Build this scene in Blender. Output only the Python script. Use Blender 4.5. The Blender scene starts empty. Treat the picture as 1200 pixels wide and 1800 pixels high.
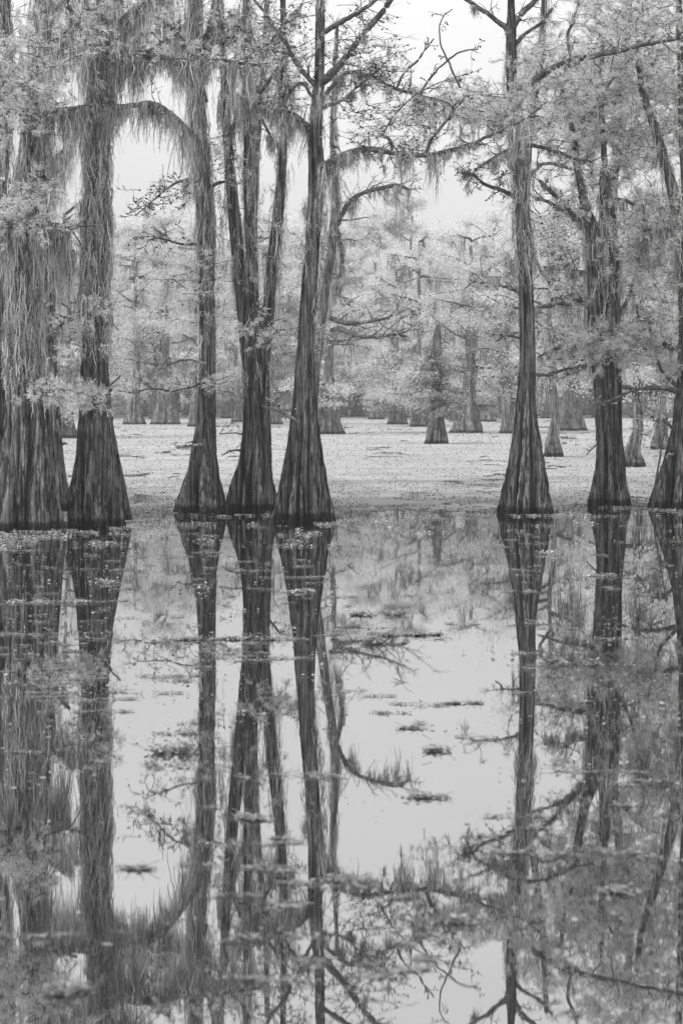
import bpy, math
import numpy as np
from mathutils import Vector

# ------------------------------------------------------------------ camera, sky, sun, exposure
F, HC, Y0, CX = 3600.0, 3.0, 685.0, 600.0      # focal length in photo pixels, eye height (m), horizon row, centre column
sc = bpy.context.scene
COL = sc.collection
cam = bpy.data.cameras.new("camera")
cam.sensor_fit = 'VERTICAL'; cam.sensor_height = 36.0; cam.sensor_width = 24.0
cam.lens = F / 1800 * 36.0
cam.shift_y = -(900 - Y0) / 1800.0
cam.clip_start = 0.2; cam.clip_end = 5000
cam.dof.use_dof = True; cam.dof.focus_distance = 47.0; cam.dof.aperture_fstop = 2.5
co = bpy.data.objects.new("camera", cam); COL.objects.link(co)
co.location = (0, 0, HC); co.rotation_euler = (math.radians(90), 0, 0)
sc.camera = co

SUN_EL, SUN_AZ = math.radians(52), math.radians(235)   # azimuth clockwise from +Y
w = bpy.data.worlds.new("World"); sc.world = w; w.use_nodes = True
nt = w.node_tree; nt.nodes.clear()
sky = nt.nodes.new('ShaderNodeTexSky'); sky.sky_type = 'NISHITA'; sky.sun_disc = False
sky.sun_elevation = SUN_EL; sky.sun_rotation = SUN_AZ; sky.air_density = 1.5; sky.dust_density = 4.0
bw = nt.nodes.new('ShaderNodeRGBToBW'); nt.links.new(sky.outputs[0], bw.inputs[0])
tc = nt.nodes.new('ShaderNodeTexCoord'); mp = nt.nodes.new('ShaderNodeMapping'); mp.inputs['Scale'].default_value = (1.5, 1.5, 5)
cn = nt.nodes.new('ShaderNodeTexNoise'); cn.inputs['Scale'].default_value = 2.2; cn.inputs['Detail'].default_value = 4
nt.links.new(tc.outputs['Generated'], mp.inputs[0]); nt.links.new(mp.outputs[0], cn.inputs[0])
cr = nt.nodes.new('ShaderNodeMapRange'); cr.inputs[1].default_value = .3; cr.inputs[2].default_value = .7
cr.inputs[3].default_value = 6.9; cr.inputs[4].default_value = 8.0
nt.links.new(cn.outputs[0], cr.inputs[0])
mx = nt.nodes.new('ShaderNodeMix'); mx.data_type = 'FLOAT'; mx.inputs[0].default_value = 0.88
nt.links.new(bw.outputs[0], mx.inputs[2]); nt.links.new(cr.outputs[0], mx.inputs[3])
bg = nt.nodes.new('ShaderNodeBackground'); bg.inputs[1].default_value = 0.10
sz = nt.nodes.new('ShaderNodeSeparateXYZ'); nt.links.new(tc.outputs['Generated'], sz.inputs[0])   # overcast sky: brighter towards the zenith
zr = nt.nodes.new('ShaderNodeFloatCurve'); cv = zr.mapping.curves[0]
cv.points[0].location = (0, .29); cv.points[1].location = (1, .8)
for p in ((.10, .335), (.26, .48), (.5, .64)): cv.points.new(*p)
zr.mapping.update(); nt.links.new(sz.outputs[2], zr.inputs['Value'])
zm = nt.nodes.new('ShaderNodeMath'); zm.operation = 'MULTIPLY'; nt.links.new(zr.outputs[0], zm.inputs[0]); nt.links.new(mx.outputs[0], zm.inputs[1])
z3 = nt.nodes.new('ShaderNodeMath'); z3.operation = 'MULTIPLY'; z3.inputs[1].default_value = 2.62; nt.links.new(zm.outputs[0], z3.inputs[0]); zm = z3
nt.links.new(zm.outputs[0], bg.inputs[0])
wo = nt.nodes.new('ShaderNodeOutputWorld'); nt.links.new(bg.outputs[0], wo.inputs[0])
sl = bpy.data.lights.new("sun", 'SUN'); sl.energy = 2.2; sl.angle = math.radians(10); sl.color = (1, 1, 1)
so = bpy.data.objects.new("sun", sl); COL.objects.link(so)
sd = Vector((math.sin(SUN_AZ) * math.cos(SUN_EL), math.cos(SUN_AZ) * math.cos(SUN_EL), math.sin(SUN_EL)))
so.rotation_euler = sd.to_track_quat('Z', 'Y').to_euler(); so.location = (0, 0, 60)
vs = sc.view_settings; vs.view_transform = 'Standard'; vs.look = 'None'; vs.exposure = 0.36; vs.gamma = 1
cy = sc.cycles
cy.use_denoising = True; cy.max_bounces = 7; cy.diffuse_bounces = 3; cy.glossy_bounces = 3
cy.transmission_bounces = 3; cy.volume_bounces = 2; cy.use_adaptive_sampling = True; cy.adaptive_threshold = 0.01
cy.sample_clamp_indirect = 6
HAZE = 0.0004

# ------------------------------------------------------------------ helpers
def PT(px, py, Y):
    px = np.asarray(px, float); py = np.asarray(py, float); Y = np.asarray(Y, float) + 0 * px
    return np.stack([(px - CX) * Y / F, Y, HC - (py - Y0) * Y / F], -1)
def depth(row): return F * HC / (row - Y0)
def nrm(v): return v / np.maximum(np.linalg.norm(v, axis=-1, keepdims=True), 1e-9)

class Geo:
    def __init__(s): s.v = []; s.q = []; s.t = []; s.n = 0
    def add(s, v, q=None, t=None):
        v = np.asarray(v, float).reshape(-1, 3)
        if q is not None and len(q): s.q.append(np.asarray(q).reshape(-1, 4) + s.n)
        if t is not None and len(t): s.t.append(np.asarray(t).reshape(-1, 3) + s.n)
        s.v.append(v); s.n += len(v)
    def obj(s, name, mats, parent=None, origin=(0, 0, 0), smooth=False):
        if s.n == 0: return None
        v = np.concatenate(s.v) - np.asarray(origin, float)
        q = np.concatenate(s.q) if s.q else np.zeros((0, 4), int)
        t = np.concatenate(s.t) if s.t else np.zeros((0, 3), int)
        me = bpy.data.meshes.new(name)
        me.vertices.add(len(v)); me.vertices.foreach_set('co', v.ravel().astype(np.float32))
        me.loops.add(q.size + t.size)
        me.loops.foreach_set('vertex_index', np.concatenate([q.ravel(), t.ravel()]).astype(np.int32))
        me.polygons.add(len(q) + len(t))
        st = np.concatenate([np.arange(len(q)) * 4, q.size + np.arange(len(t)) * 3]).astype(np.int32)
        me.polygons.foreach_set('loop_start', st)
        me.update(calc_edges=True); me.validate()
        if smooth: me.polygons.foreach_set('use_smooth', [True] * len(me.polygons))
        me.materials.append(mats)
        o = bpy.data.objects.new(name, me); COL.objects.link(o)
        if parent is not None: o.parent = parent
        else: o.location = origin
        return o

def thing(name, label, cat, loc=(0, 0, 0), group=None):
    o = bpy.data.objects.new(name, None); COL.objects.link(o); o.location = loc; o.empty_display_size = .3
    tag(o, label, cat, group); return o
def tag(o, label=None, cat=None, group=None, kind=None):
    if label: o['label'] = label
    if cat: o['category'] = cat
    if group: o['group'] = group
    if kind: o['kind'] = kind
    return o

def tubes(g, P, R, sides=4):
    """P (m,k,3) polylines, R (m,k) radii."""
    m, k, _ = P.shape
    T = np.gradient(P, axis=1); T = nrm(T)
    ref = np.where(np.abs(T[..., 2:3]) > .8, np.array([1., 0, 0]), np.array([0, 0, 1.]))
    A = nrm(np.cross(T, ref)); B = np.cross(T, A)
    a = np.arange(sides) * 2 * math.pi / sides
    V = P[:, :, None] + R[:, :, None, None] * (A[:, :, None] * np.cos(a)[:, None] + B[:, :, None] * np.sin(a)[:, None])
    idx = np.arange(m * k * sides).reshape(m, k, sides)
    nx = np.roll(idx, -1, 2)
    q = np.stack([idx[:, :-1], nx[:, :-1], nx[:, 1:], idx[:, 1:]], -1)
    g.add(V, q)

def strands(g, O, L, W, rng, k=6, sway=.05, conv=None):
    """hanging ribbons of moss"""
    m = len(O)
    if m == 0: return
    t = np.linspace(0, 1, k)[None, :]
    az = rng.uniform(0, math.pi, m); ph = rng.uniform(0, 6.28, (m, 2)); fr = rng.uniform(2, 6, (m, 2))
    amp = sway * rng.uniform(.2, 1, (m, 1)) * np.minimum(L, 1)[:, None]
    P = np.repeat(O[:, None, :], k, 1).astype(float)
    P[..., 0] += amp * np.sin(ph[:, :1] + fr[:, :1] * t) - amp * np.sin(ph[:, :1])
    P[..., 1] += amp * np.sin(ph[:, 1:] + fr[:, 1:] * t) - amp * np.sin(ph[:, 1:])
    P[..., 2] -= L[:, None] * t
    if conv is not None: P[..., :2] += (conv - O)[:, None, :2] * (.85 * t[..., None])
    P[:, 1:, :2] += np.cumsum(rng.normal(0, .010, (m, k - 1, 2)), 1) + rng.normal(0, .010, (m, k - 1, 2))
    wt = np.interp(t[0], [0, .15, .5, .85, 1], [.5, 1, .85, .5, .08])[None, :] * W[:, None] * rng.uniform(.6, 1.3, (m, k))
    D = np.stack([np.cos(az), np.sin(az), 0 * az], -1)[:, None]
    V = np.stack([P - D * wt[..., None] / 2, P + D * wt[..., None] / 2], 2)
    idx = np.arange(m * k * 2).reshape(m, k, 2)
    q = np.stack([idx[:, :-1, 0], idx[:, :-1, 1], idx[:, 1:, 1], idx[:, 1:, 0]], -1)
    g.add(V, q)
    # fine side hairs that make the hanging tufts fuzzy
    h = 5; i = np.repeat(np.arange(m), h); tt = rng.uniform(.05, .92, m * h) * (k - 1); j = tt.astype(int); f = (tt - j)[:, None]
    O2 = P[i, j] * (1 - f) + P[i, j + 1] * f
    d = nrm(rng.normal(0, 1, (m * h, 3)) * [1, 1, .5] + [0, 0, -1.3]); ln = (rng.uniform(.04, .13, m * h) * np.clip(W[i] / .018, .8, 3))[:, None]
    e = nrm(np.cross(d, rng.normal(0, 1, (m * h, 3)))) * W[i][:, None] * .22
    g.add(np.stack([O2 - e, O2 + e, O2 + d * ln], 1), None, np.arange(m * h * 3).reshape(-1, 3))

def curves(O, D, L, rng, k=6, wander=.25, droop=0.0):
    m = len(O); D = nrm(D); P = [O]; d = D; st = L[:, None] / (k - 1)
    for i in range(k - 1):
        d = nrm(d + rng.normal(0, wander, (m, 3)) * [1, 1, .8] + np.array([0, 0, -droop]))
        P.append(P[-1] + d * st)
    return np.stack(P, 1)

def sample_curves(P, n, rng, lo=.15, hi=1.0):
    """n random points per set of curves: returns points, tangents"""
    m, k, _ = P.shape
    i = rng.integers(0, m, n); t = rng.uniform(lo, hi, n) * (k - 1) * .9999
    j = np.minimum(t.astype(int), k - 2); f = (t - j)[:, None]
    return P[i, j] * (1 - f) + P[i, j + 1] * f, nrm(P[i, j + 1] - P[i, j])

def sprays(g, O, D, L, rng, n=14, ll=.07, lw=.012):
    """feathery sprays: n slender leaflets either side of an axis"""
    m = len(O)
    if m == 0: return
    D = nrm(D); S = nrm(np.cross(D, rng.normal(0, 1, (m, 3)) * [.5, .5, 1] + [0, 0, .8]))
    t = (np.arange(n) + .5) / n
    sg = np.where(np.arange(n) % 2, 1., -1.)
    base = O[:, None] + D[:, None] * (L[:, None] * t)[..., None]
    d = nrm(D[:, None] * .7 + S[:, None] * sg[None, :, None] + rng.normal(0, .35, (m, n, 3)) + [0, 0, -.12])
    ln = ll * rng.uniform(.5, 1.25, (m, n)) * np.interp(t, [0, .3, 1], [.7, 1, .55])
    wd = nrm(np.cross(d, rng.normal(0, 1, (m, n, 3)))) * (lw / 2)
    mid = base + d * ln[..., None] * .5
    V = np.stack([base, mid + wd, base + d * ln[..., None], mid - wd], 2)
    g.add(V, np.arange(m * n * 4).reshape(-1, 4))

OCT = np.array([[1, 0, 0], [0, 1, 0], [-1, 0, 0], [0, -1, 0], [0, 0, 1], [0, 0, -1]], float)
OCF = np.array([[0, 1, 4], [1, 2, 4], [2, 3, 4], [3, 0, 4], [1, 0, 5], [2, 1, 5], [3, 2, 5], [0, 3, 5]])
def balls(g, O, R):
    m = len(O)
    if m: g.add(O[:, None] + OCT[None] * R[:, None, None], None, (OCF[None] + (np.arange(m) * 6)[:, None, None]).reshape(-1, 3))

def spline(pts, n):
    """Catmull-Rom through rows of any width"""
    p = np.asarray(pts, float); p = np.vstack([2 * p[0] - p[1], p, 2 * p[-1] - p[-2]])
    s = np.linspace(0, len(p) - 3 - 1e-6, n); i = s.astype(int); f = (s - i)[:, None]
    a, b, c, d = p[i], p[i + 1], p[i + 2], p[i + 3]
    return .5 * (2 * b + (c - a) * f + (2 * a - 5 * b + 4 * c - d) * f ** 2 + (3 * b - a - 3 * c + d) * f ** 3)

# ------------------------------------------------------------------ materials
def mat(name):
    m = bpy.data.materials.new(name); m.use_nodes = True; t = m.node_tree; t.nodes.clear()
    out = t.nodes.new('ShaderNodeOutputMaterial'); return m, t, out
def N(t, kind, **kw):
    n = t.nodes.new(kind)
    for k, v in kw.items():
        if k in n.inputs: n.inputs[k].default_value = v
        else: setattr(n, k, v)
    return n
def ramp(t, src, stops):
    r = t.nodes.new('ShaderNodeValToRGB'); e = r.color_ramp.elements
    while len(e) < len(stops): e.new(.5)
    for i, (p, c) in enumerate(stops): e[i].position = p; e[i].color = (c, c, c, 1)
    t.links.new(src, r.inputs[0]); return r.outputs[0]
def noise(t, scale, detail=4, sc3=(1, 1, 1), rough=.6):
    c = N(t, 'ShaderNodeTexCoord'); m = N(t, 'ShaderNodeMapping'); m.inputs['Scale'].default_value = sc3
    n = N(t, 'ShaderNodeTexNoise', Scale=scale, Detail=detail, Roughness=rough)
    t.links.new(c.outputs['Object'], m.inputs[0]); t.links.new(m.outputs[0], n.inputs[0]); return n.outputs[0]
def mul(t, a, b, op='MULTIPLY'):
    m = N(t, 'ShaderNodeMath', operation=op); t.links.new(a, m.inputs[0])
    if isinstance(b, (int, float)): m.inputs[1].default_value = b
    else: t.links.new(b, m.inputs[1])
    return m.outputs[0]

def bark_mat(name, dark, light, bump=.8):
    m, t, out = mat(name)
    n1 = noise(t, 1.0, 6, (13, 13, .45), .6)     # stringy vertical strips
    n2 = noise(t, 1.0, 4, (30, 30, 1.1), .7)
    n3 = noise(t, 2.2, 5)                         # lichen patches
    h = mul(t, mul(t, n1, n2, 'ADD'), .5)
    c = ramp(t, h, [(.40, dark * .18), (.47, dark), (.54, light), (.64, light * 1.8)])
    l = ramp(t, n3, [(.38, .7), (.52, 1.0), (.68, 1.45)])
    c2 = mul(t, c, l)
    cc = N(t, 'ShaderNodeTexCoord'); sp = N(t, 'ShaderNodeSeparateXYZ'); t.links.new(cc.outputs['Object'], sp.inputs[0])
    n4 = noise(t, 6, 2); z = mul(t, sp.outputs[2], mul(t, n4, .16), 'SUBTRACT')
    wet = ramp(t, z, [(.0, .2), (.09, .3), (.15, 1.0)])   # stained band left by the water line
    c3 = mul(t, c2, wet)
    b = N(t, 'ShaderNodeBsdfPrincipled', Roughness=.92); b.inputs['Specular IOR Level'].default_value = .15
    bp = N(t, 'ShaderNodeBump', Strength=bump, Distance=.09)
    t.links.new(h, bp.inputs['Height']); t.links.new(bp.outputs[0], b.inputs['Normal'])
    t.links.new(c3, b.inputs['Base Color']); t.links.new(b.outputs[0], out.inputs[0]); return m
def darker_weed(t, c):
    # weed colour darkens in uneven drifts towards the open-water edge
    tc_ = N(t, 'ShaderNodeTexCoord'); sp = N(t, 'ShaderNodeSeparateXYZ'); t.links.new(tc_.outputs['Object'], sp.inputs[0])
    n = noise(t, 1, 4, (.35, .22, 1)); y = mul(t, sp.outputs[1], mul(t, n, 36), 'ADD')
    k = ramp(t, mul(t, y, .01), [(.60, .40), (.74, .66), (.86, 1.0)]); return mul(t, c, k)
def leaf_mat(name, lo, hi, trans=.4, scale=1.2, edge=False):
    m, t, out = mat(name)
    g = N(t, 'ShaderNodeNewGeometry')
    n = noise(t, scale, 3)
    a = mul(t, mul(t, g.outputs['Random Per Island'], .55), mul(t, n, .45), 'ADD')
    c = ramp(t, a, [(.22, lo), (.78, min(hi, .92))])
    if edge: c = darker_weed(t, c)
    d = N(t, 'ShaderNodeBsdfDiffuse'); tr = N(t, 'ShaderNodeBsdfTranslucent'); mxs = N(t, 'ShaderNodeMixShader'); mxs.inputs[0].default_value = trans
    t.links.new(c, d.inputs[0]); t.links.new(c, tr.inputs[0])
    t.links.new(d.outputs[0], mxs.inputs[1]); t.links.new(tr.outputs[0], mxs.inputs[2]); t.links.new(mxs.outputs[0], out.inputs[0])
    return m
M = {}
M['bark'] = bark_mat('cypress bark', .045, .165, 1.0)
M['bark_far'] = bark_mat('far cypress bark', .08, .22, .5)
M['bark_pale'] = bark_mat('pale weathered bark', .13, .30, .6)
def limb_mat():
    m, t, out = mat('limb bark'); n1 = noise(t, 14, 5); n2 = noise(t, 3, 3)
    h = mul(t, mul(t, n1, .65), mul(t, n2, .35), 'ADD'); c = ramp(t, h, [(.38, .015), (.5, .05), (.64, .16)])
    b = N(t, 'ShaderNodeBsdfPrincipled', Roughness=.9); bp = N(t, 'ShaderNodeBump', Strength=.8, Distance=.03)
    t.links.new(h, bp.inputs['Height']); t.links.new(bp.outputs[0], b.inputs['Normal'])
    t.links.new(c, b.inputs['Base Color']); t.links.new(b.outputs[0], out.inputs[0]); return m
M['limb'] = limb_mat()
M['twig'] = leaf_mat('twig bark', .025, .08, 0, 4)
M['twig_pale'] = leaf_mat('pale twig bark', .2, .42, 0, 4)
M['moss'] = leaf_mat('spanish moss', .08, .68, .18, 2.0)
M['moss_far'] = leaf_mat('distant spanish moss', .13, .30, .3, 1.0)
M['leaf'] = leaf_mat('cypress needles', .26, 1.0, .5, 2.5)
M['leaf_bright'] = leaf_mat('bright cypress needles', .28, 1.0, .45, 2.5)
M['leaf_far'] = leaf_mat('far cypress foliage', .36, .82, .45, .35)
M['cone'] = leaf_mat('seed cones', .015, .05, 0, 1)
M['weed'] = leaf_mat('floating weed leaves', .045, .56, .25, .8, True)
M['vine'] = leaf_mat('vine leaves', .05, .55, .3, 3)
M['fringe'] = leaf_mat('waterline leaves', .10, .48, .2, 3)
M['float'] = leaf_mat('drifting leaves', .11, .34, .2, 3)

def water_mat():
    m, t, out = mat('still lake water')
    n1 = noise(t, 1.0, 3, (1.2, 3.2, 1)); n2 = noise(t, 1.0, 2, (7, 18, 1)); n0 = noise(t, .12, 2)
    h = mul(t, mul(t, n1, 1.0), mul(t, mul(t, n2, .16), ramp(t, n0, [(.42, .3), (.66, 1.5)])), 'ADD')
    bp = N(t, 'ShaderNodeBump', Strength=.0014, Distance=.10); t.links.new(h, bp.inputs['Height'])
    gl = N(t, 'ShaderNodeBsdfGlossy', Roughness=.012); gl.inputs[0].default_value = (.86, .86, .86, 1)
    df = N(t, 'ShaderNodeBsdfDiffuse'); df.inputs[0].default_value = (.02, .02, .02, 1)
    fr = N(t, 'ShaderNodeLayerWeight', Blend=.5)
    mr = N(t, 'ShaderNodeMapRange'); mr.inputs[1].default_value = .5; mr.inputs[2].default_value = 1.0; mr.inputs[3].default_value = .28; mr.inputs[4].default_value = .95
    t.links.new(fr.outputs['Facing'], mr.inputs[0])
    mxs = N(t, 'ShaderNodeMixShader'); t.links.new(mr.outputs[0], mxs.inputs[0])
    t.links.new(bp.outputs[0], gl.inputs['Normal']); t.links.new(df.outputs[0], mxs.inputs[1]); t.links.new(gl.outputs[0], mxs.inputs[2])
    t.links.new(mxs.outputs[0], out.inputs[0]); return m
M['water'] = water_mat()
def mat_mat():
    m, t, out = mat('weed carpet')
    n1 = noise(t, 1, 5, (3.0, 9, 1), .7); n2 = noise(t, 1, 3, (.12, .35, 1)); n3 = noise(t, 22, 3)
    a = mul(t, mul(t, mul(t, n1, .45), mul(t, n2, .3), 'ADD'), mul(t, n3, .25), 'ADD')
    c = ramp(t, a, [(.36, .12), (.45, .27), (.56, .38), (.7, .47)]); c = darker_weed(t, c)
    b = N(t, 'ShaderNodeBsdfDiffuse'); t.links.new(c, b.inputs[0])
    bp = N(t, 'ShaderNodeBump', Strength=1, Distance=.05); t.links.new(n3, bp.inputs['Height']); t.links.new(bp.outputs[0], b.inputs['Normal'])
    t.links.new(b.outputs[0], out.inputs[0]); return m
M['carpet'] = mat_mat()

# ------------------------------------------------------------------ water, shore, haze
g = Geo(); g.add([[-420, -30, 0], [420, -30, 0], [420, 640, 0], [-420, 640, 0]], [[0, 1, 2, 3]])
tag(g.obj('water', M['water']), 'still dark lake water mirroring the cypress trees', kind='structure')
# low far shore
rng = np.random.default_rng(5)
gx = np.linspace(-420, 420, 85); gy = np.linspace(300, 640, 20); XX, YY = np.meshgrid(gx, gy)
ZZ = np.clip((YY - 304) * .03, -.2, 1.2) + rng.normal(0, .08, XX.shape)
g = Geo(); idx = np.arange(XX.size).reshape(XX.shape)
g.add(np.stack([XX, YY, ZZ], -1), np.stack([idx[:-1, :-1], idx[:-1, 1:], idx[1:, 1:], idx[1:, :-1]], -1))
tag(g.obj('far_shore', M['carpet'], smooth=True), 'low swampy ground under the far wood', kind='structure')

def haze():
    m, t, out = mat('pale air'); v = N(t, 'ShaderNodeVolumePrincipled'); v.inputs['Color'].default_value = (.97, .97, .97, 1)
    v.inputs['Density'].default_value = HAZE; v.inputs['Anisotropy'].default_value = 0
    t.links.new(v.outputs[0], out.inputs['Volume'])
    c = np.array([[x, y, z] for x in (-430, 430) for y in (-40, 650) for z in (-1, 38)], float)
    g = Geo(); g.add(c, [[0, 1, 3, 2], [4, 6, 7, 5], [0, 4, 5, 1], [2, 3, 7, 6], [0, 2, 6, 4], [1, 5, 7, 3]])
    tag(g.obj('haze', m), 'pale mist thickening towards the far wood', kind='stuff')
haze()

# ------------------------------------------------------------------ flared trunks
def trunk_geo(g, C, R, rng, seg=160, flute=1.0, step=None, lobes=None, strips=0):
    """C (k,3) centre line, R (k) radii; fluted buttress where the radius swells"""
    k = len(C); th = np.arange(seg) * 2 * math.pi / seg
    rmin = np.percentile(R, 30); fl = np.clip((R - rmin) / (rmin + .02), 0, 2.2)[:, None]
    z = C[:, 2:3]
    f = np.zeros((k, seg))
    n0 = lobes or rng.integers(5, 8)
    for n, a in ((n0, .16), (n0 * 2 + 1, .075), (n0 * 3 + 2, .04)):
        p = rng.uniform(0, 6.28); tw = rng.uniform(-.12, .12); wob = .25 * np.sin(z * rng.uniform(.8, 2) + p)
        f += a * (np.abs(np.sin((n * th[None] + p + tw * z * n) / 2 + wob + .7 * np.sin(2 * th[None] + p) * (n == n0))) * 2 - 1.2) * fl * (1 + .5 * np.sin(th[None] * 2 + z * .6 + 2 * p))
    for n in (15, 23, 34, 47):
        p = rng.uniform(0, 6.28); tw = rng.uniform(-.05, .05)
        f += .030 * (np.abs(np.sin((n * th[None] + p + n * tw * z + 1.0 * np.sin(z * 2.3 + p)) / 2)) - .6) * (1 + .7 * np.sin(z * 1.7 + 3 * th[None] + p))
    for n, a in ((2, .06), (3, .04)):
        f += a * np.sin(n * th[None] + rng.uniform(0, 6) + z * rng.uniform(.3, .9))
    lowf = rng.normal(0, 1, (k // 6 + 3, 12)); lz = np.linspace(0, len(lowf) - 1, k)
    jl = np.clip(lz.astype(int), 0, len(lowf) - 2); ff = (lz - jl)[:, None]
    rowv = lowf[jl] * (1 - ff) + lowf[jl + 1] * ff
    tj = th / (2 * math.pi) * 12; a0 = tj.astype(int) % 12; a1 = (a0 + 1) % 12; fa = (tj % 1)[None]
    f += .022 * (rowv[:, a0] * (1 - fa) + rowv[:, a1] * fa)
    f = f - np.percentile(f, 76, axis=1)[:, None]; f = np.where(f > 0, f * .4, f)
    knot = rng.uniform(0, 1, (5, 2))
    for kz, kt in knot:
        f += rng.uniform(-.14, .12) * np.exp(-(((z - C[0, 2]) / max(C[-1, 2] - C[0, 2], 1) - kz * .6) / .012) ** 2 - (((th[None] - kt * 6.28 + math.pi) % (2 * math.pi) - math.pi) / .35) ** 2)
    rr = R[:, None] * (1 + f * flute)
    V = C[:, None] + np.stack([rr * np.cos(th), rr * np.sin(th), 0 * rr], -1)
    idx = np.arange(k * seg).reshape(k, seg); nx = np.roll(idx, -1, 1)
    g.add(V, np.stack([idx[:-1], nx[:-1], nx[1:], idx[1:]], -1))
    if strips:
        i0 = (rng.uniform(0, 1, strips) ** 1.3 * (k - 9)).astype(int); j0 = rng.integers(0, seg, strips); st = rng.integers(1, max(2, min(4, (k - 1) // 7)), strips)
        ii = np.clip(i0[:, None] + st[:, None] * np.arange(6)[None], 0, k - 1); jj = (j0[:, None] + np.cumsum(rng.integers(-1, 2, (strips, 6)) * (rng.uniform(0, 1, (strips, 6)) < .25), 1)) % seg
        Q = V[ii, jj]; out = nrm((Q - C[ii]) * [1, 1, 0]); tg = np.stack([-out[..., 1], out[..., 0], 0 * out[..., 0]], -1)
        lift = (np.array([.9, .35, .2, .25, .5, 1.3])[None] * rng.uniform(.004, .018, (strips, 1)))[..., None]
        wd = (np.array([.3, .8, 1, 1, .8, .2])[None] * rng.uniform(.006, .022, (strips, 1)))[..., None]
        W2 = np.stack([Q + out * lift - tg * wd, Q + out * (lift + .004) + tg * wd], 2)
        ix = np.arange(strips * 12).reshape(strips, 6, 2)
        g.add(W2, np.stack([ix[:, :-1, 0], ix[:, :-1, 1], ix[:, 1:, 1], ix[:, 1:, 0]], -1))
        last_off = strips * 12
    else: last_off = 0
    top = g.n; g.add([C[-1] + [0, 0, .02]])
    last = idx[-1] + top - k * seg - last_off
    g.t.append(np.stack([last, np.roll(last, -1), np.full(seg, top)], -1))

def px_path(pts, Y, n):
    """pts rows (px, row, halfwidth px, depth offset) -> world centreline and radii"""
    p = np.array([tuple(q) + (0,) * (4 - len(q)) for q in pts], float)
    s = spline(p, n); YY = Y + s[:, 3]
    return PT(s[:, 0], s[:, 1], YY), np.maximum(s[:, 2], .5) * YY / F

def limb_twigs(C, rng, n, ln, droop=.02, up=.2, leafy=1.0, cones=.6, pxm=1.0):
    """returns twig curves (2 levels) grown from a limb centreline"""
    O, T = sample_curves(C[None], n, rng, .12, 1.0)
    D = T * .6 + rng.normal(0, .75, (n, 3)) * [1, .8, .7] + [0, 0, up]
    L = rng.uniform(.4, 1, n) * ln
    A = curves(O, D, L, rng, 7, .22, droop)
    m2 = int(n * 3.2); O2, T2 = sample_curves(A, m2, rng, .2, 1)
    B = curves(O2, T2 * .8 + rng.normal(0, .6, (m2, 3)), rng.uniform(.2, .55, m2) * ln * .55, rng, 5, .25, droop * 1.5)
    return A, B

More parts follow.
